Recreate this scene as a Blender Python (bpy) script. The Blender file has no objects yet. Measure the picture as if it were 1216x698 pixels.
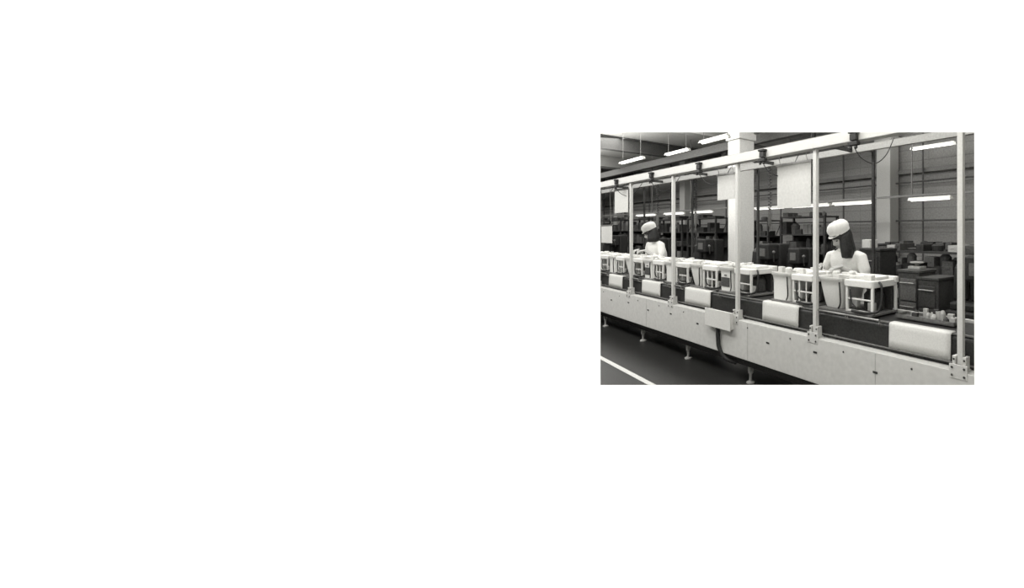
import bpy, bmesh, math, random
from mathutils import Vector, Matrix
random.seed(7)
scn=bpy.context.scene
EYE=1.55; F=520.0
S,C=0.696,0.718
ROT=math.atan2(-C,S)
def W(t,d,h=0): return Vector((3.84-S*t+C*d, C*t+S*d, h))
def T(px,d):
    k=(px-935)/F
    return (3.84+C*d-S*k*d)/(C*k+S)
def Yd(t,d): return C*t+S*d
def H(py,t,d): return EYE-(py-275)*Yd(t,d)/F

# ---------------- materials ----------------
def lin(v):
    v/=255.0
    return v/12.92 if v<=0.04045 else ((v+0.055)/1.055)**2.4
MATS={}
def mat(name,v,rough=0.6,amt=0.12,scale=80,metal=0.0,spec=0.3,bump=0.0):
    if name in MATS: return MATS[name]
    m=bpy.data.materials.new(name); m.use_nodes=True
    nt=m.node_tree; b=nt.nodes['Principled BSDF']
    l=lin(v)
    tc=nt.nodes.new('ShaderNodeTexCoord'); nz=nt.nodes.new('ShaderNodeTexNoise')
    nz.inputs['Scale'].default_value=scale; nz.inputs['Detail'].default_value=4
    nt.links.new(tc.outputs['Object'],nz.inputs['Vector'])
    cr=nt.nodes.new('ShaderNodeValToRGB')
    def col(f): return (min(1,l*f),min(1,l*f*0.995),min(1,l*f*0.95),1)
    cr.color_ramp.elements[0].position=0.3; cr.color_ramp.elements[1].position=0.7
    cr.color_ramp.elements[0].color=col(1-amt); cr.color_ramp.elements[1].color=col(1+amt)
    nt.links.new(nz.outputs['Fac'],cr.inputs['Fac']); nt.links.new(cr.outputs['Color'],b.inputs['Base Color'])
    b.inputs['Roughness'].default_value=rough; b.inputs['Metallic'].default_value=metal
    b.inputs['Specular IOR Level'].default_value=spec
    if bump:
        bp=nt.nodes.new('ShaderNodeBump'); bp.inputs['Strength'].default_value=bump
        nt.links.new(nz.outputs['Fac'],bp.inputs['Height']); nt.links.new(bp.outputs['Normal'],b.inputs['Normal'])
    MATS[name]=m; return m
def emis(name,s):
    m=bpy.data.materials.new(name); m.use_nodes=True
    b=m.node_tree.nodes['Principled BSDF']
    b.inputs['Base Color'].default_value=(.8,.8,.76,1)
    b.inputs['Emission Color'].default_value=(1,.99,.94,1); b.inputs['Emission Strength'].default_value=s
    return m
M_white=mat('enamel_white',204,0.5,.05)
M_panel=mat('panel_paint',190,0.65,0.06,25)
M_post=mat('post_paint',188,0.6,0.05)
M_cloth=mat('cloth_white',198,0.9,0.07,80)
M_paper=mat('paper_white',186,0.9,0.07,40)
M_smock=mat('smock_white',222,0.9,0.05,60)
M_skin=mat('skin',172,0.6,0.05)
M_hair=mat('hair_black',38,0.5,0.3,60)
M_dark=mat('dark_paint',50,0.6,0.35,60)
M_black=mat('rubber_black',42,0.55,0.35,60)
M_belt=mat('belt_rubber',46,0.5,0.3,60)
M_mid=mat('machine_grey',98,0.6,0.25,60)
M_dark2=mat('dark_grey_paint',68,.6,.3,60)
M_lgrey=mat('light_grey',155,0.6,0.12,60)
M_metal=mat('brushed_metal',150,0.35,0.15,50,metal=0.6)
M_col=mat('column_paint',206,0.8,0.07,40)
M_tube=emis('fluorescent_tube',2.2)
M_margin=mat('page_margin_white',250,0.9,0.0)  # blank white of the page margin
M_bounce=mat('bounce_floor_white',235,0.8,0.02)  # pale tone chosen to bounce light, for the added floor

def wall_mat(name,v):
    m=bpy.data.materials.new(name); m.use_nodes=True; nt=m.node_tree; b=nt.nodes['Principled BSDF']
    tc=nt.nodes.new('ShaderNodeTexCoord'); mp=nt.nodes.new('ShaderNodeMapping')
    mp.inputs['Rotation'].default_value=(math.radians(90),0,0)
    br=nt.nodes.new('ShaderNodeTexBrick'); br.offset=0.0
    l=lin(v)
    br.inputs['Color1'].default_value=(l,l*.99,l*.95,1); br.inputs['Color2'].default_value=(l*1.08,l*1.07,l*1.02,1)
    br.inputs['Mortar'].default_value=(l*.78,l*.78,l*.75,1)
    br.inputs['Scale'].default_value=1.0; br.inputs['Mortar Size'].default_value=0.008
    br.inputs['Brick Width'].default_value=2.7; br.inputs['Row Height'].default_value=0.22
    nz=nt.nodes.new('ShaderNodeTexNoise'); nz.inputs['Scale'].default_value=35; nz.inputs['Detail'].default_value=4
    nt.links.new(tc.outputs['Object'],nz.inputs['Vector'])
    mr=nt.nodes.new('ShaderNodeMapRange'); mr.inputs['From Min'].default_value=.3; mr.inputs['From Max'].default_value=.7
    mr.inputs['To Min'].default_value=.82; mr.inputs['To Max'].default_value=1.18
    nt.links.new(nz.outputs['Fac'],mr.inputs['Value'])
    mx=nt.nodes.new('ShaderNodeVectorMath'); mx.operation='SCALE'
    nt.links.new(tc.outputs['Object'],mp.inputs['Vector']); nt.links.new(mp.outputs['Vector'],br.inputs['Vector'])
    nt.links.new(br.outputs['Color'],mx.inputs[0]); nt.links.new(mr.outputs['Result'],mx.inputs['Scale'])
    nt.links.new(mx.outputs['Vector'],b.inputs['Base Color']); b.inputs['Roughness'].default_value=0.85
    return m
M_bwall=wall_mat('siding_wall',118)
M_ceil=mat('ceiling_paint',180,0.9,0.08,20)

# ---------------- mesh builder ----------------
class MB:
    def __init__(s): s.v=[]; s.f=[]
    def add(s,vs,fs):
        o=len(s.v); s.v+= [Vector(p) for p in vs]; s.f+=[tuple(i+o for i in f) for f in fs]; return s
    def box(s,x0,x1,y0,y1,z0,z1):
        vs=[(x,y,z) for x in(x0,x1) for y in(y0,y1) for z in(z0,z1)]
        return s.add(vs,[(0,1,3,2),(4,6,7,5),(0,4,5,1),(2,3,7,6),(0,2,6,4),(1,5,7,3)])
    def loft(s,rings,cap=True):
        n=len(rings[0]); vs=[p for r in rings for p in r]; fs=[]
        for i in range(len(rings)-1):
            for j in range(n):
                a=i*n+j; b=i*n+(j+1)%n; fs.append((a,b,b+n,a+n))
        if cap:
            fs.append(tuple(range(n-1,-1,-1))); fs.append(tuple(range((len(rings)-1)*n,len(rings)*n)))
        return s.add(vs,fs)
    def tube(s,pts,rad,seg=8,side=None,smooth=0):
        pts=[Vector(p) for p in pts]
        if not isinstance(rad,(list,)): rad=[rad]*len(pts)
        if smooth:
            P=[];R=[]
            for i in range(len(pts)-1):
                p0=pts[max(i-1,0)];p1=pts[i];p2=pts[i+1];p3=pts[min(i+2,len(pts)-1)]
                for k in range(smooth):
                    u=k/smooth
                    P.append(0.5*((2*p1)+(p2-p0)*u+(2*p0-5*p1+4*p2-p3)*u*u+(3*p1-p0-3*p2+p3)*u**3))
                    a=rad[i];b=rad[i+1]
                    R.append(tuple(x*(1-u)+y*u for x,y in zip(a,b)) if isinstance(a,tuple) else a*(1-u)+b*u)
            P.append(pts[-1]);R.append(rad[-1]); pts,rad=P,R
        rings=[];prev=None
        for i,p in enumerate(pts):
            t=(pts[min(i+1,len(pts)-1)]-pts[max(i-1,0)]).normalized()
            if prev is None:
                a=Vector(side) if side else (Vector((1,0,0)) if abs(t.x)<.8 else Vector((0,1,0)))
            else: a=prev
            a=(a-t*a.dot(t)).normalized(); b=t.cross(a); prev=a
            r=rad[i]; ra,rb=r if isinstance(r,tuple) else (r,r)
            rings.append([p+a*ra*math.cos(2*math.pi*j/seg)+b*rb*math.sin(2*math.pi*j/seg) for j in range(seg)])
        return s.loft(rings)
    def lathe(s,prof,c=(0,0,0),seg=20,sy=1.0):
        rings=[[Vector((c[0]+r*math.cos(2*math.pi*j/seg),c[1]+sy*r*math.sin(2*math.pi*j/seg),c[2]+z)) for j in range(seg)] for r,z in prof]
        return s.loft(rings)
    def ell(s,c,r,seg=16,rn=10,mtx=None):
        rings=[]
        for i in range(rn+1):
            th=math.pi*i/rn; st=max(math.sin(th),0.02)
            ring=[Vector((r[0]*st*math.cos(2*math.pi*j/seg),r[1]*st*math.sin(2*math.pi*j/seg),-r[2]*math.cos(th))) for j in range(seg)]
            if mtx: ring=[mtx@p for p in ring]
            rings.append([p+Vector(c) for p in ring])
        return s.loft(rings)
    def rrect(s,x0,x1,y0,y1,r,z,n=4):
        out=[]
        for cx,cy,a0 in((x1-r,y1-r,0),(x0+r,y1-r,90),(x0+r,y0+r,180),(x1-r,y0+r,270)):
            for k in range(n+1):
                a=math.radians(a0+90*k/n); out.append(Vector((cx+r*math.cos(a),cy+r*math.sin(a),z)))
        return out
    def obj(s,name,m,parent=None,bevel=0,smooth=False,matrix=None,solid=0):
        me=bpy.data.meshes.new(name); me.from_pydata([tuple(p) for p in s.v],[],s.f); 
        bm=bmesh.new(); bm.from_mesh(me); bmesh.ops.recalc_face_normals(bm,faces=bm.faces); bm.to_mesh(me); bm.free()
        if m: me.materials.append(m)
        o=bpy.data.objects.new(name,me); scn.collection.objects.link(o)
        if parent: o.parent=parent
        if matrix is not None: o.matrix_world=matrix
        if solid:
            q=o.modifiers.new('t','SOLIDIFY'); q.thickness=solid
        if bevel:
            q=o.modifiers.new('b','BEVEL'); q.width=bevel; q.segments=2; q.limit_method='ANGLE'; q.angle_limit=math.radians(40)
        if smooth:
            for p in me.polygons: p.use_smooth=True
            try:
                me.set_sharp_from_angle(angle=math.radians(50))
            except Exception: pass
        return o
def empty(name,t,d,h=0,rz=0):
    e=bpy.data.objects.new(name,None); scn.collection.objects.link(e)
    e.empty_display_size=0.2; e.location=W(t,d,h); e.rotation_euler=(0,0,ROT+rz); return e
def LM(t,d,h=0): return Matrix.Translation(W(t,d,h))@Matrix.Rotation(ROT,4,'Z')

# ---------------- room ----------------
HC=3.8
fl=[Vector((-28.6,1.8,0)),Vector((4.3,1.8,0)),W(1,4.6),W(24,4.6)]
mb=MB(); lo=[p+Vector((0,0,-.1)) for p in fl]; mb.loft([lo,fl]); mb.obj('floor',mat('factory_floor_paint',40,0.36,0.25,40,spec=0.3))
mb=MB(); mb.loft([[p+Vector((0,0,HC)) for p in fl],[p+Vector((0,0,HC+.1)) for p in fl]]); mb.obj('ceiling',M_ceil)
MB().box(-24.1,-0.9,0,.12,0,HC).obj('wall_back',M_bwall,matrix=LM(0,4.6))
MB().box(-.1,0,-3.1,4.6,0,HC).obj('wall_right',M_bwall,matrix=LM(.9,0))
MB().box(-.12,0,-22.4,4.7,0,HC).obj('wall_left',M_bwall,matrix=LM(24,0))
y0,y1=1.8,1.84
ox0,ox1,oz0,oz1=-.7685,.7685,EYE-182/F*1.8,EYE+118/F*1.8
e=.05
X0,X1,Z0,Z1=-28.6,4.3,0,HC
A=[(X0,y0,Z0),(X1,y0,Z0),(X1,y0,Z1),(X0,y0,Z1)]; Bq=[(ox0,y0,oz0),(ox1,y0,oz0),(ox1,y0,oz1),(ox0,y0,oz1)]
Cq=[(ox0-e,y1,oz0-e),(ox1+e,y1,oz0-e),(ox1+e,y1,oz1+e),(ox0-e,y1,oz1+e)]; Dq=[(X0,y1,Z0),(X1,y1,Z0),(X1,y1,Z1),(X0,y1,Z1)]
MB().loft([[Vector(p) for p in q] for q in (A,Bq,Cq,Dq,A)],cap=False).obj('page_margin_wall',M_margin)  # added wall standing in for the blank page margin around the view
MB().box(-7,6,-4,1.8,-.1,0).obj('bounce_floor',M_bounce)  # made-up floor, kept pale so the margin wall stays white to its foot

for i,t in enumerate((7.4,10.2,13,15.8,18.6,21.4)):
    mb=MB(); mb.box(-.1,.1,-10,4.6,HC-.32,HC-.29); mb.box(-.1,.1,-10,4.6,HC-.03,HC); mb.box(-.02,.02,-10,4.6,HC-.3,HC-.02)
    mb.obj('trim_%d'%(i+1),M_lgrey if i%2 else M_dark2,matrix=LM(t,0))
mb=MB(); mb.box(-23.9,-1.2,-.06,.06,HC-.5,HC-.33); mb.obj('trim_7',M_mid,matrix=LM(0,2.9))
mb=MB(); mb.box(-23.9,-1.2,-.03,.03,2.62,2.7); mb.obj('trim_8',M_mid,matrix=LM(0,4.5))

def column(t,d,w,dep,m,name='column'):
    mb=MB(); mb.box(-w/2,w/2,-dep/2,dep/2,0,HC); mb.box(-w/2-.02,w/2+.02,-dep/2-.02,dep/2+.02,0,.12)
    mb.box(-w/2-.03,w/2+.03,-dep/2-.03,dep/2+.03,HC-.6,HC-.48)
    return mb.obj(name,m,bevel=.01,matrix=LM(t,d))
column(T(880,2.2),2.2,.34,.34,M_col)
column(T(1054,4.35),4.35,.3,.3,M_lgrey)
column(T(815,4.35),4.35,.3,.3,M_lgrey)
column(T(735,4.35),4.35,.3,.3,M_lgrey)
MB().box(-20,-3,-.03,.03,0.001,.004).obj('floor_stripe',mat('stripe_paint',185,.7),matrix=LM(0,-.66))

# ---------------- conveyor line ----------------
L=empty('conveyor_line',0,0)
TA,TB=3.0,20.0
mb=MB(); mb.box(-TB,-TA,-.03,-.005,.28,.65); mb.box(-TB,-TA,-.03,.07,.645,.655); mb.box(-TB,-TA,-.03,.05,.275,.287)
mb.obj('side_panel',M_panel,L,bevel=.003)
mb=MB(); mb.box(-TB,-TA,.60,.625,.28,.82); mb.obj('rear_panel',M_mid,L)
sec=[(.07,.655),(.07,.83)]+[(.10-.03*math.cos(a),.83+.03*math.sin(a)) for a in [math.radians(x) for x in (22,45,67,90)]]+[(.58,.86),(.58,.80),(.1,.80),(.1,.655)]
mb=MB(); mb.loft([[Vector((x,y,z)) for y,z in sec] for x in (-TB,-TA)]); mb.obj('belt_bed',M_belt,L)
mb=MB(); mb.box(-TB,-TA,.52,.56,.86,.885); mb.obj('guide_rail',M_lgrey,L,bevel=.004)
mb=MB(); mb.box(-TB,-TA,.075,.1,.862,.872); mb.obj('front_guide',M_mid,L)
mb=MB(); mb.tube([(-TB,.045,.685),(-TA,.045,.685)],.006,8)
for k in range(28): mb.box(-3.2-k*.6-.01,-3.2-k*.6+.01,.045,.072,.677,.693)
mb.obj('apron_rod',M_mid,L)
mb=MB(); mb.box(-TB,-TA,.05,.12,.18,.27); mb.box(-TB,-TA,.5,.57,.18,.27); mb.obj('lower_beam',M_dark,L)
mb=MB()
for k in range(28):
    t=3.35+k*.6
    mb.box(-t-.02,-t+.02,-.034,-.029,.50+.03*(k%2),.515+.03*(k%2))
    mb.ell((-t-.3,-.032,.6),(.008,.005,.008),8,6)
mb.obj('panel_slots',M_dark,L)
mb=MB()
for t in (4.55,6.05,8.2,10.6,13): mb.box(-t-.002,-t+.002,-.0315,-.028,.285,.645)
mb.obj('panel_seams',M_lgrey,L)
ml=MB()
for t in (3.75,4.95,6.16,7.36,8.56,9.9,11.2,12.5,13.8,15.1,16.4,17.7):
    for d in (.1,.52):
        ml.box(-t-.022,-t+.022,d-.022,d+.022,.12,.2)
        ml.tube([(-t,d,.02),(-t,d,.14)],.016,10)
        ml.lathe([(.045,0),(.045,.012),(.02,.024)],(-t,d,0),14)
        ml.lathe([(.027,.1),(.027,.12)],(-t,d,0),6)
ml.obj('leg_feet',M_lgrey,L,smooth=True)
POSTS=[3.92,5.18,6.26,7.56,8.75,9.96,11.15,12.35,13.6,14.8,16,17.2]
mp=MB(); mbp=MB(); mbo=MB()
for t in POSTS:
    w=.019
    mp.box(-t-w,-t+w,-.008,.03,.655,2.26)
    mbp.box(-t-.045,-t-.023,-.02,.04,.655,.75); mbp.box(-t+.023,-t+.045,-.02,.04,.655,.75)
    mbp.box(-t-.06,-t+.06,-.034,-.022,.61,.70)
    mbp.box(-t-.05,-t+.05,-.02,.05,.655,.668)
    for xx in (-.04,.04):
        for z in (.63,.68): mbo.ell((-t+xx,-.036,z),(.008,.006,.008),8,6)
        mbo.ell((-t+xx*.85,-.022,.73),(.007,.006,.007),8,6)
mp.obj('posts',M_post,L,bevel=.004); mbp.obj('post_brackets',M_post,L,bevel=.002); mbo.obj('bolts',M_dark,L)
mb=MB(); mb.box(-TB,-TA,-.03,-.022,2.25,2.345); mb.box(-TB,-TA,-.03,.05,2.25,2.258); mb.box(-TB,-TA,-.03,.05,2.337,2.345)
mb.obj('overhead_beam',M_post,L,bevel=.002)
mb=MB(); mb.box(-TB,-TA,.50,.54,2.28,2.34); mb.obj('rear_beam',M_lgrey,L)
mb=MB()
for t in POSTS: mb.box(-t-.015,-t+.015,.03,.52,2.29,2.32)
for px in (1037,900,822,765): 
    t=T(px,.61); mb.box(-t-.012,-t+.012,.6,.625,.8,2.3); mb.box(-t-.012,-t+.012,.54,.6,2.28,2.31)
mb.obj('cross_members',M_dark,L)
mb=MB(); mw=MB()
for t in (3.6,4.73,5.8,6.89,8.02,9.12,10.2,11.3,12.4,13.5):
    mb.box(-t-.045,-t+.045,-.075,-.032,2.21,2.24); mb.box(-t-.03,-t+.03,-.07,-.032,2.25,2.30); mb.box(-t-.042,-t+.042,-.075,-.032,2.305,2.325)
    mb.ell((-t-.025,-.06,2.195),(.015,.012,.015),10,6); mb.ell((-t+.025,-.06,2.195),(.015,.012,.015),10,6)
    mw.tube([(-t,-.05,2.2),(-t+.03,.0,2.12),(-t+.08,.1,2.08),(-t+.12,.2,2.15),(-t+.13,.3,2.3)],.004,6,smooth=5)
mb.obj('cable_trolleys',M_black,L,bevel=.003); mw.obj('trolley_cables',M_black,L)
ja,jb=-T(838,-.07),-T(868,-.07); jc=ja+(jb-ja)*.45
mb=MB(); mb.box(ja+.01,jb-.01,-.075,-.031,.545,.715); mb.box(ja,jb,-.082,-.075,.535,.725); mb.obj('junction_box',M_white,L,bevel=.005)
mb=MB(); mb.tube([(jc,-.052,.55),(jc,-.055,.44),(jc+.02,-.05,.32),(jc+.09,-.02,.22),(jc+.19,.05,.18)],.022,10,smooth=5); mb.lathe([(.028,.52),(.028,.545)],(jc,-.052,0),10); mb.obj('conduit',M_black,L,smooth=True)
mb=MB()
for t in (4.75,5.05,6.5,7.6,8.75,9.85):
    mb.tube([(-t-.12,.065,.84),(-t-.12,.02,.86),(-t-.12,.02,.885),(-t+.2,.02,.885),(-t+.2,.02,.86),(-t+.2,.065,.84)],.008,8)
mb.obj('tube_brackets',M_metal,L,smooth=True)
def airtool(px,d,z):
    t=T(px,d); mb=MB(); pts=[]
    for i in range(150):
        a=i*.55; zz=2.29-(2.29-z-.2)*i/149
        pts.append((-t+.018*math.cos(a),d+.018*math.sin(a),zz))
    mb.tube(pts,.004,5); mb.obj('air_tool_hose',M_black,L)
    mb=MB(); mb.lathe([(.006,z-.05),(.006,z),(.016,z+.02),(.022,z+.06),(.022,z+.15),(.017,z+.19),(.008,z+.21)],(-t,d,0),12); mb.obj('air_tool_body',M_mid,L,smooth=True)
airtool(914,.52,1.6); airtool(826,.52,1.62); airtool(781,.52,1.62)

# flat rectangular cloth pads folded squarely over the worktop edge
for a,b in ((4.01,4.485),(5.43,5.92),(6.82,7.36),(7.98,8.5),(9.15,9.65),(10.3,10.8),(11.5,12)):
    sec=[(.13,.876),(.09,.876),(.07,.876),(.060,.872),(.055,.862),(.054,.83),(.053,.79),(.052,.75),(.051,.69)]
    n=10; vs=[];fs=[]
    for i in range(n+1):
        x=-b+(b-a)*i/n
        for j,(y,z) in enumerate(sec):
            vs.append((x,y-.0015*abs(math.sin(i*.6+j*.3))*(j/8)-.001,z))
    m_=len(sec)
    for i in range(n):
        for j in range(m_-1): fs.append((i*m_+j,i*m_+j+1,(i+1)*m_+j+1,(i+1)*m_+j))
    mb=MB(); mb.add([(v[0]+(a+b)/2,v[1],v[2]) for v in vs],fs)
    o=mb.obj('draped_cloth',M_cloth,smooth=True,solid=.008,matrix=LM((a+b)/2,0))

# ---------------- appliance units ----------------
def unit(t,d,seed):
    rnd=random.Random(seed)
    E=empty('appliance_tub_unit',t,d,.873)
    mb=MB(); mb.loft([mb.rrect(-.29,.29,-.2,.2,.04,z) for z in (0,.018)]); mb.obj('base_tray',M_mid,E,bevel=.003)
    mb=MB(); rings=[]
    for z,k in ((.02,.74),(.05,.8),(.12,.88),(.2,.96),(.25,1.0),(.262,1.06),(.285,1.06)):
        if seed%3!=1: k=max(k,.95)
        cx,hx,hy=-.155,.125*k,.185*k
        rings.append(mb.rrect(cx-hx,cx+hx,-hy,hy,.04,z))
    for z,k in ((.285,.97),(.2,.85),(.1,.75)):
        cx,hx,hy=-.155,.125*k,.185*k
        rings.append(mb.rrect(cx-hx,cx+hx,-hy,hy,.04,z))
    mb.loft(rings); mb.obj('tub',M_white,E,smooth=True)
    if seed%3==0:
        mb=MB(); mb.box(-.235,-.09,-.184,-.176,.07,.17); mb.lathe([(.02,.19),(.02,.2)],(-.16,-.178,0),12); mb.obj('housing_recess',M_dark2,E,bevel=.003)
    mb=MB(); mb.loft([mb.rrect(-.01,.285,-.19,.19,.03,z) for z in (.225,.28)]); 
    mb.loft([mb.rrect(-.29,.295,.12,.2,.03,z) for z in (.25,.30)])
    mb.obj('deck',M_white,E,bevel=.006)
    mb=MB()
    for x in (.01,.262):
        for y in (-.18,.155): mb.box(x,x+.022,y,y+.022,.018,.23)
    mb.box(.01,.284,-.178,-.166,.12,.132); mb.box(.01,.284,-.18,-.16,.02,.035)
    if seed%2: mb.box(.09,.105,-.178,-.166,.03,.23); mb.box(.18,.19,-.178,-.166,.03,.23)
    mb.obj('frame_legs',M_white,E,bevel=.002)
    mb=MB(); mb.lathe([(.06,.02),(.085,.03),(.085,.15),(.06,.18),(.02,.185),(.02,.225)],(.15,.03,0),18)
    mb.box(.03,.262,.12,.14,.02,.225); mb.obj('motor',M_dark,E,smooth=True)
    mb=MB(); mb.box(.04,.09,-.13,-.08,.05,.13); mb.box(.19,.25,-.12,-.08,.03,.1); mb.obj('control_boxes',M_lgrey,E,bevel=.004)
    mb=MB(); mb.tube([(.29,-.1,.27),(.325,-.12,.24),(.33,-.13,.14),(.315,-.15,.05),(.24,-.2,.03),(.1,-.215,.035)],.010,8,smooth=4)
    mb.tube([(.05,-.17,.2),(.08,-.19,.1),(.14,-.2,.06)],.007,6,smooth=4)
    mb.tube([(-.04,-.2,.25),(-.02,-.215,.18),(-.02,-.21,.08),(-.06,-.19,.03)],.007,6,smooth=4); mb.obj('hose',M_black,E,smooth=True)
    mb=MB()
    for k in range(8):
        x=rnd.uniform(-.26,.26); y=rnd.uniform(-.13,.16); r=rnd.uniform(.018,.036); hh=rnd.uniform(.03,.062)
        z0=.27
        if k%2: mb.lathe([(r,z0),(r,z0+hh*.8),(r*.7,z0+hh)],(x,y,0),14)
        else: mb.box(x-r*1.3,x+r*1.3,y-r,y+r,z0,z0+hh)
    mb.box(-.27,-.05,-.02,.02,.28,.30); mb.box(.0,.25,-.08,.1,.28,.305)
    mb.obj('top_parts',M_cloth,E,bevel=.004)
k=0
for t in (4.97,5.6,6.48,7.1,7.72,8.34,8.96,9.58,10.2,10.85,11.5,12.2,12.9,13.6,14.3):
    k+=1; unit(t,.315,k+3)

E=empty('parts_tray',T(1103,.36),.36,.87)
mb=MB(); mb.box(-.24,.24,-.09,.09,0,.008)
for q in ((-.24,.24,-.09,-.084),(-.24,.24,.084,.09)): mb.box(*q,0,.03)
mb.box(-.24,-.234,-.09,.09,0,.03); mb.box(.234,.24,-.09,.09,0,.03)
mb.obj('tray',M_mid,E)
ma=MB(); mc=MB(); rnd=random.Random(3)
for k in range(15):
    mb=ma if k%3 else mc
    x=rnd.uniform(-.21,.21);y=rnd.uniform(-.06,.06);r=rnd.uniform(.012,.025);hh=rnd.uniform(.03,.085)
    if k%2: mb.lathe([(r,.008),(r,hh*.7),(r*.5,hh)],(x,y,0),12)
    else: mb.box(x-r,x+r,y-r*.7,y+r*.7,.008,hh)
ma.obj('small_parts',M_lgrey,E,bevel=.002); mc.obj('dark_parts',M_dark,E,bevel=.002)
E=empty('parts_tray',3.75,.3,.862)
mb=MB(); mb.box(-.16,.16,-.1,.1,0,.012); mb.box(-.1,.0,-.06,.05,.012,.05); mb.lathe([(.03,.012),(.03,.05),(.01,.06)],(.08,0,0),12); mb.obj('tray',M_mid,E,bevel=.003)

# ---------------- hanging sheets ----------------
def sheet(a,b,d,z0,z1,hook=2.26,m=M_paper):
    tc=(a+b)/2; w=(b-a)/2; E=empty('instruction_sheet',tc,d,0)
    n=10;vs=[];fs=[]
    for i in range(n+1):
        x=-w+2*w*i/n; y=.008*math.sin(i*.6)
        vs+=[(x,y,z0),(x,y*.6,(z0+z1)/2),(x,y*.2,z1)]
    for i in range(n):
        for j in range(2): fs.append((i*3+j,i*3+j+1,i*3+j+4,i*3+j+3))
    MB().add(vs,fs).obj('paper',m,E,solid=.003)
    mb=MB(); mb.box(-w-.01,w+.01,-.008,.008,z1-.012,z1+.008); 
    for x in (-w*.8,w*.8): mb.tube([(x,0,z1),(x,-.02,hook)],.003,6)
    mb.obj('hanger',M_metal,E)
sheet(T(963,.08),T(923,.08),.08,1.77,2.18)
sheet(T(873,.08),T(852,.08),.08,1.9,2.18)
sheet(T(746,.08),T(730,.08),.08,1.84,2.2)
sheet(T(727,.2),T(714,.2),.2,1.36,1.66)

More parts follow.
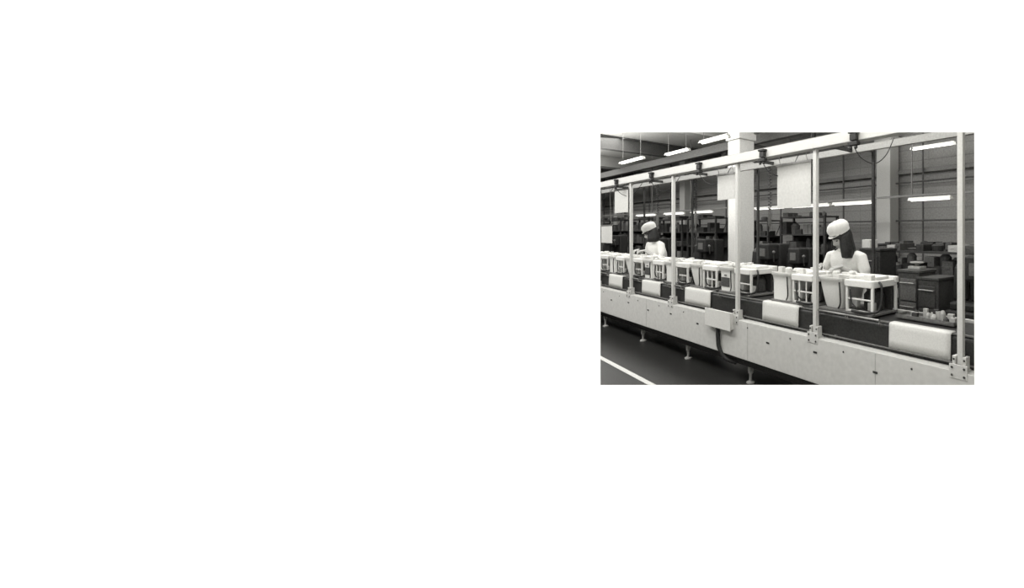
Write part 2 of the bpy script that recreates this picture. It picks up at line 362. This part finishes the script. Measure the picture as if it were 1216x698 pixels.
# ---------------- people ----------------
def worker(t,d,seed,scale=1.0,headturn=0.0,lean=0.0,hl=1.0):
    E=empty('factory_worker',t,d,0); E.scale=(scale,)*3
    mb=MB()
    def ring(z,cy,rx,ry,n=24,p=2.4):
        out=[]
        for j in range(n):
            a=2*math.pi*j/n; c=math.cos(a); s=math.sin(a)
            out.append(Vector((rx*math.copysign(abs(c)**(2/p),c),cy+ry*math.copysign(abs(s)**(2/p),s),z)))
        return out
    mb.loft([ring(*q) for q in ((.52,.0,.215,.17),(.7,.0,.20,.155),(.86,.0,.18,.135),(.93,-.005,.165,.122),(1.0,-.015,.158,.115),(1.1,-.04,.165,.122),(1.17,-.055,.17,.13),(1.25,-.075,.178,.116),(1.31,-.09,.165,.09),(1.345,-.098,.11,.065),(1.37,-.105,.06,.055))])
    mb.tube([(0,-.1,1.32),(0,-.12,1.40),(0,-.145,1.46)],[.052,.046,.048],14)
    for s in (-1,1):
        mb.tube([(s*.085,0,.82),(s*.088,-.005,.62),(s*.085,-.01,.46),(s*.085,.012,.33),(s*.085,.02,.1),(s*.085,.02,.05)],[.088,.07,.053,.053,.035,.038],14)
        mb.tube([(s*.087,.055,.042),(s*.09,-.02,.05),(s*.095,-.1,.036),(s*.098,-.17,.028)],[(.03,.04),(.037,.045),(.042,.034),(.032,.024)],12,side=(1,0,0))
        mb.tube([(s*.12,-.085,1.30),(s*.185,-.09,1.285),(s*.235,-.1,1.17),(s*.25,-.11,1.065),(s*.20,-.21,1.11),(s*.125,-.325,1.205)],[.055,.062,.058,.054,.046,.028],14)
    body=mb.obj('body',None,E)
    r=body.modifiers.new('r','REMESH'); r.mode='VOXEL'; r.voxel_size=.011
    sm=body.modifiers.new('s','SMOOTH'); sm.iterations=5; sm.factor=.5
    dg=bpy.context.evaluated_depsgraph_get(); dg.update()
    me=bpy.data.meshes.new_from_object(body.evaluated_get(dg)); body.modifiers.clear(); body.data=me
    me.materials.clear()
    for m in (M_smock,M_skin,mat('stockings',120,.7),M_white): me.materials.append(m)
    for p in me.polygons:
        c=p.center; p.use_smooth=True; i=0
        if c.z<.515: i=2
        if c.z<.075: i=3
        if c.z>1.372: i=1
        if c.y<-.225 and c.z>1.0: i=1
        p.material_index=i
    mb=MB(); pts=[(.066*math.cos(a),-.104+.062*math.sin(a),1.368-.02*(math.sin(a)<-.3)) for a in [2*math.pi*j/20 for j in range(21)]]
    mb.tube(pts,.013,8)
    mb.box(-.012,.012,-.189,-.18,.98,1.26)
    for s in (-1,1): mb.tube([(s*.197,-.213,1.113),(s*.187,-.227,1.123)],.05,14)
    mb.obj('collar_and_cuffs',M_smock,E,smooth=True)
    for s in (-1,1):
        mb=MB(); w=Vector((s*.125,-.325,1.205)); f=Vector((-s*.35,-.9,-.12)).normalized(); sd=Vector((0,0,1)).cross(f).normalized(); up=f.cross(sd).normalized()
        if up.z<0: up=-up
        dn=-up; inner=sd if sd.x*s<0 else -sd
        mb.tube([w-f*.02,w+f*.015,w+f*.05,w+f*.085],[(.024,.02),(.03,.017),(.038,.014),(.036,.011)],14,side=sd)
        for k,(o,ln) in enumerate(((.029,.066),(.010,.076),(-.010,.070),(-.028,.054))):
            b=w+f*.078+inner*o
            d1=(f*.85+dn*.4).normalized(); d2=(f*.5+dn*.85).normalized(); d3=(f*.1+dn*1).normalized()
            p1=b+d1*ln*.45; p2=p1+d2*ln*.32; p3=p2+d3*ln*.26
            mb.tube([b-f*.015,b,p1,p2,p3],[.008,.009,.0082,.0075,.006],8)
        b=w+f*.02+inner*.026
        mb.tube([b-inner*.01,b+inner*.018+f*.015,b+inner*.026+f*.04+dn*.012,b+inner*.02+f*.06+dn*.025],[.012,.0115,.0095,.007],8)
        mb.obj('hand_%s'%('right' if s<0 else 'left'),M_skin,E,smooth=True)
    HM=Matrix.Translation((0,-.165,1.475))@Matrix.Rotation(headturn,4,'Z')@Matrix.Rotation(lean,4,'Y')@Matrix.Rotation(math.radians(27),4,'X')@Matrix.Scale(1.05,4)
    H3=HM.to_3x3()
    def g(x,z,cx,cz,sx,sz): return math.exp(-((x-cx)/sx)**2-((z-cz)/sz)**2)
    seg,rn=40,30; rings=[]
    for i in range(rn+1):
        th=math.pi*i/rn; st=max(math.sin(th),.01); ring_=[]
        for j in range(seg):
            a=2*math.pi*j/seg; x=st*math.cos(a); y=st*math.sin(a); z=-math.cos(th)
            nar=1-.30*max(0,-z)**1.6
            px=.074*x*nar; py=.094*y*(1-.12*max(0,-z)**2); pz=.115*z
            if y<0:
                py-=.021*g(px,pz,0,-.022,.011,.018)+.006*g(px,pz,0,.0,.008,.02)
                py+=.009*g(px,pz,.03,.008,.016,.012)+.009*g(px,pz,-.03,.008,.016,.012)
                py-=.007*g(px,pz,0,-.062,.02,.01)+.006*g(px,pz,0,-.098,.022,.014)
                py-=.004*g(px,pz,.03,.03,.02,.008)+.004*g(px,pz,-.03,.03,.02,.008)
            ring_.append(HM@Vector((px,py,pz)))
        rings.append(ring_)
    mb=MB(); mb.loft(rings)
    for s in (-1,1): mb.ell(HM@Vector((s*.076,.006,-.005)),(.008,.018,.03),10,8,H3)
    mb.obj('head',M_skin,E,smooth=True)
    mb=MB()
    for s in (-1,1):
        mb.ell(HM@Vector((s*.031,-.079,.006)),(.014,.008,.006),10,6,H3)
        mb.tube([HM@Vector((s*.015,-.089,.026)),HM@Vector((s*.032,-.087,.031)),HM@Vector((s*.048,-.077,.026))],.0035,6)
    mb.obj('eyes_and_brows',M_hair,E)
    mb=MB(); mb.tube([HM@Vector((-.02,-.089,-.062)),HM@Vector((-.008,-.0955,-.060)),HM@Vector((.008,-.0955,-.060)),HM@Vector((.02,-.089,-.062))],[.002,.005,.005,.002],8); mb.obj('lips',mat('lips',95,.5),E,smooth=True)
    mb=MB(); mb.ell(HM@Vector((0,.024,.010)),(.096,.094,.112),20,14,H3)
    for a_deg,ln in ((-35,.20),(-18,.215),(0,.225),(18,.235),(36,.24),(54,.245),(72,.245),(90,.24),(108,.235),(126,.225),(144,.20),(162,.17),(180,.14)):
        a=math.radians(a_deg); ln*=hl
        p=HM@Vector((.078*math.cos(a),.012+.078*math.sin(a),.02))
        o=Vector((math.cos(a),math.sin(a)*.7+.25,0))*.045
        mb.tube([p,p+o*.35+Vector((0,0,-ln*.33)),p+o*.75+Vector((0,.0,-ln*.66)),p+o*.8+Vector((0,0,-ln))],[.026,.032,.033,.022],10)
    mb.tube([HM@Vector((-.074,-.035,.04)),HM@Vector((-.038,-.083,.048)),HM@Vector((0,-.093,.046)),HM@Vector((.038,-.083,.044)),HM@Vector((.076,-.045,.034))],[(.012,.016),(.012,.018),(.013,.020),(.014,.024),(.015,.03)],10,smooth=3)
    h=mb.obj('hair',M_hair,E)
    r=h.modifiers.new('r','REMESH'); r.mode='VOXEL'; r.voxel_size=.007; r.use_smooth_shade=True
    sm=h.modifiers.new('s','SMOOTH'); sm.iterations=4
    mb=MB()
    rr=[(.100,.050),(.102,.058),(.1025,.070),(.106,.082),(.108,.098),(.104,.120),(.090,.141),(.064,.156),(.034,.163),(.006,.165)]
    n=48; rings=[]
    for q,(r_,z) in enumerate(rr):
        amp=0.0 if q<3 else .02*min(1,(q-2)/3)
        rings.append([HM@Vector((r_*.93*(1+amp*math.sin(j*2*math.pi/n*12+q*.3))*math.cos(2*math.pi*j/n),.01+r_*1.04*(1+amp*math.sin(j*2*math.pi/n*12+q*.3))*math.sin(2*math.pi*j/n),z+.003*math.sin(j*.7)*(q>3))) for j in range(n)])
    mb.loft(rings)
    br=[]
    for off in (.0,.005):
        row=[]; n=14
        for j in range(n+1):
            a=math.pi+math.pi*j/n; row.append(HM@Vector((.088*math.cos(a),.01+.1*math.sin(a),.062-off)))
        for j in range(n,-1,-1):
            a=math.pi+math.pi*j/n; row.append(HM@Vector((.090*math.cos(a),.01+(.1+.03*abs(math.sin(a)))*math.sin(a),.050-off+.010*abs(math.cos(a)))))
        br.append(row)
    mb.loft(br)
    mb.obj('cloth_cap',M_smock,E,smooth=True)
worker(T(994,.6),.83,1,1.01,-0.25,-.05,1.0)
worker(T(769,.6),.83,2,1.035,-0.3,-.05,.75)

# ---------------- background ----------------
def rack(t,d,w,dep,h,lev,seed,m=M_dark,name='storage_rack',fill=.8,boxm=None,z0=.1,top_h=.1):
    rnd=random.Random(seed); E=empty(name,t,d,0)
    mb=MB()
    for x in (-w/2,w/2-.04):
        for y in (-dep/2,dep/2-.04): mb.box(x,x+.04,y,y+.04,0,h)
    zs=[z0+(h-.03-z0)*i/(lev-1) for i in range(lev)]
    for z in zs: mb.box(-w/2,w/2,-dep/2,dep/2,z,z+.025)
    mb.tube([(-w/2+.02,dep/2-.02,z0),(w/2-.02,dep/2-.02,h-.05)],.008,6)
    mb.box(-w/2+.04,w/2-.04,dep/2-.012,dep/2-.006,z0,z0+(h-z0)*.8)
    mb.obj('frame',m,E)
    g_={0:MB(),1:MB(),2:MB()}
    for i,z in enumerate(zs):
        top=(zs[i+1]-z-.06) if i<lev-1 else top_h
        x=-w/2+.05
        while x<w/2-.12:
            bw=rnd.uniform(.06,.2); bh=rnd.uniform(.3,.95)*top
            if x+bw>w/2-.04: break
            if rnd.random()<fill:
                k=rnd.choice((0,0,1,1,2)); q=g_[k]
                if rnd.random()<.3: q.lathe([(bw/2*.9,0),(bw/2,bh*.8),(bw/2*.6,bh)],(x+bw/2,-dep*.1,z+.025),12)
                else:
                    q.box(x,x+bw,-dep*.42,dep*.3,z+.025,z+.025+bh); q.box(x+bw*.3,x+bw*.7,-dep*.42-.006,-dep*.42,z+.025+bh*.5,z+.025+bh*.7)
            x+=bw+rnd.uniform(.01,.04)
    for k,mm in ((0,M_black),(1,M_dark2),(2,boxm or M_mid)): 
        if g_[k].v: g_[k].obj(('bins','crates','cartons')[k],mm,E,bevel=.006)
rack(T(1110,2.3)+.1,2.3,1.5,.5,1.32,5,11,fill=1.0,boxm=M_lgrey,top_h=.1)
rack(T(1100,3.3),3.4,1.9,.4,1.3,5,21,fill=1.0,top_h=.12)
rack(T(960,3.5),3.5,1.2,.4,1.85,6,13,fill=.9)
rack(T(915,3.5)+.3,3.5,.9,.4,1.8,6,14,fill=.9)
rack(T(840,3.5),3.5,1.3,.4,1.9,6,15,fill=.95)
rack(T(805,3.5)+.3,3.5,1.7,.4,1.9,6,16,fill=.95)
rack(T(770,3.5)+.6,3.5,2.0,.4,1.95,6,17,fill=.95)
rack(T(735,3.5),3.5,2.4,.4,1.95,6,18,fill=.95)

def cabinet(t,d,w,dep,h,m,seed,name='tool_cabinet',dm=None):
    E=empty(name,t,d,0); mb=MB(); mb.box(-w/2,w/2,-dep/2,dep/2,.06,h); mb.box(-w/2-.01,w/2+.01,-dep/2-.01,dep/2+.01,h,h+.03)
    for x in (-w/2+.03,w/2-.07):
        for y in (-dep/2+.03,dep/2-.07): mb.box(x,x+.04,y,y+.04,0,.06)
    mb.obj('carcass',m,E,bevel=.006)
    mb=MB(); n=4
    for i in range(n):
        z0=.1+(h-.14)*i/n; z1=.1+(h-.14)*(i+1)/n-.02
        mb.box(-w/2+.03,w/2-.03,-dep/2-.014,-dep/2-.001,z0,z1)
    mb.obj('drawers',dm or m,E,bevel=.003)
    mb=MB()
    for i in range(n):
        z1=.1+(h-.14)*(i+.75)/n; mb.tube([(-.08,-dep/2-.014,z1),(-.08,-dep/2-.035,z1),(.08,-dep/2-.035,z1),(.08,-dep/2-.014,z1)],.006,6)
    mb.obj('handles',M_metal,E)
cabinet(T(1089,1.5),1.5,.24,.35,1.12,M_dark2,1,dm=M_mid)
cabinet(T(1111,1.5),1.5,.24,.35,1.06,M_dark2,3)
cabinet(T(1043,1.75),1.75,.28,.35,1.32,M_dark,2)
E=empty('bench_scale',T(1089,1.5),1.5,1.152)
mb=MB(); mb.box(-.07,.07,-.07,.07,0,.03); mb.lathe([(.02,.03),(.02,.05),(.07,.06),(.075,.075)],(0,0,0),20); mb.obj('body',M_lgrey,E,bevel=.004)
E=empty('carton',T(1033,1.75),1.75,1.351)
mb=MB(); mb.box(-.06,.06,-.08,.08,0,.1); mb.box(-.062,.062,-.02,.02,.06,.102); mb.obj('box',M_paper,E,bevel=.003)

def machine(t,d,w,dep,h,name='press_machine'):
    E=empty(name,t,d,0); mb=MB()
    mb.box(-w/2,w/2,-dep/2,dep/2,0,h*.6); mb.box(-w/2+.04,w/2-.04,-dep/2+.02,dep/2,h*.6,h*.66)
    mb.box(-w*.15,w*.35,0,dep/2-.04,h*.66,h); mb.box(-w*.1,w*.3,-dep/2+.04,.0,h*.82,h)
    mb.tube([(w*.1,-dep*.22,h*.66),(w*.1,-dep*.22,h*.84)],.03,12)
    mb.lathe([(w*.16,h*.66),(w*.17,h*.68),(w*.14,h*.9),(w*.07,h*.95)],(-w*.32,0,0),16)
    mb.obj('frame',M_black,E,bevel=.02)
    mb=MB(); mb.box(w*.0,w*.2,-dep/2+.03,-dep/2+.04,h*.86,h*.95); mb.tube([(w*.3,-.1,h*.8),(w*.42,-.18,h*.9)],.01,8); mb.ell((w*.42,-.18,h*.91),(.025,.025,.025)); mb.box(-w*.3,w*.3,-dep/2-.01,-dep/2,h*.3,h*.5)
    mb.obj('controls',M_mid,E)
machine(T(913,1.9),1.9,.75,.5,1.36)
machine(T(950,2.1),2.1,.6,.5,1.3)
machine(T(840,2.2),2.2,.8,.5,1.4)
machine(T(785,2.1),2.1,1.0,.5,1.4)
machine(T(730,2.1),2.1,1.0,.5,1.45)
machine(4.44,1.5,.46,.4,1.32)
def lamp(t,d,h,length,hang,rz=0,name='fluorescent_lamp'):
    E=empty(name,t,d,h,rz); l=length/2
    sec=[(-.06,-.01),(-.03,.035),(.03,.035),(.06,-.01),(.05,-.01),(.025,.025),(-.025,.025),(-.05,-.01)]
    mb=MB(); mb.loft([[Vector((x,y,z)) for y,z in sec] for x in (-l,l)]); mb.obj('reflector',M_white,E)
    mb=MB(); mb.tube([(-l+.03,0,-.002),(l-.03,0,-.002)],.017,10); mb.obj('tube',M_tube,E,smooth=True)
    mb=MB()
    for x in (-l*.8,l*.8): mb.tube([(x,0,.03),(x,0,hang-h)],.004,6)
    mb.obj('suspension',M_mid,E)
R=empty('lamp_rail',0,3.0,2.06)
mb=MB(); mb.box(-20,-3,-.015,.015,0,.03)
for t in range(4,20,2): mb.box(-t-.008,-t+.008,-.008,.008,.03,HC-2.06)
mb.obj('rail',M_mid,R)
for a,b in ((1080,1130),(990,1036),(940,985),(897,932),(822,846),(790,812),(757,778)):
    ta,tb=T(b,3.0),T(a,3.0); lamp((ta+tb)/2,3.0,2.01,tb-ta,2.06)
lamp(T(1107,3.9),3.9,H(174,T(1107,3.9),3.9),.75,HC)
lamp(T(750,1.5),1.5,H(191,T(750,1.5),1.5),1.1,HC)
lamp(T(804,2.0),2.0,H(181,T(804,2.0),2.0),.9,HC)
lamp(T(848,1.0),1.0,H(166,T(848,1.0),1.0),.7,HC)
E=empty('wall_piping',0,4.4,0); mb=MB()
for z in (1.75,2.45): mb.tube([(-23,0,z),(-2,0,z)],.015,8)
for t in (5.9,6.6,8.4,9.2,10.3,11.5,12.5,14,15.5,17,19,21): mb.tube([(-t,.02,.0),(-t,.02,HC)],.017,8)
mb.obj('pipes',M_dark2,E)

# ---------------- lights ----------------
def area(name,t,d,h,sx,sy,p,tilt=0):
    l=bpy.data.lights.new(name,'AREA'); l.shape='RECTANGLE'; l.size=sx; l.size_y=sy; l.energy=p; l.color=(1,.99,.97)
    o=bpy.data.objects.new(name,l); scn.collection.objects.link(o); o.location=W(t,d,h)
    o.rotation_euler=(Matrix.Rotation(ROT,3,'Z')@Matrix.Rotation(math.radians(tilt),3,'X')).to_euler(); return o
area('aisle_fill',4.5,-1.1,3.6,5,.8,140,28)  # both aisle fills are added, out of view, to light camera-facing sides
area('aisle_fill',10,-2.2,3.6,6,.8,270,30)
area('ceiling_light',6.5,1.2,3.7,6,.7,125,5)
area('ceiling_light',13,1.4,3.75,7,.7,190,5)
area('ceiling_light',19,1.8,3.75,6,.7,130)
area('ceiling_fill',5.5,3.3,2.7,3.5,.3,70,180)  # upward fills added to lift the ceiling tone; no fixture is modelled here
area('ceiling_fill',13,1.0,3.0,7,.3,120,180)
area('ceiling_fill',19,1.5,3.0,5,.3,80,180)

w=bpy.data.worlds.new('world'); scn.world=w; w.use_nodes=True
bg=w.node_tree.nodes['Background']; bg.inputs['Color'].default_value=(1,1,1,1); bg.inputs['Strength'].default_value=1.7

cam=bpy.data.cameras.new('camera'); co=bpy.data.objects.new('camera',cam); scn.collection.objects.link(co)
co.location=(0,0,EYE); co.rotation_euler=(math.radians(90),0,0)
cam.sensor_width=36; cam.lens=F/1216*36; cam.shift_x=-(935-608)/1216; cam.shift_y=(275-349)/1216
cam.clip_start=.05; cam.clip_end=100
scn.camera=co
scn.view_settings.view_transform='Standard'
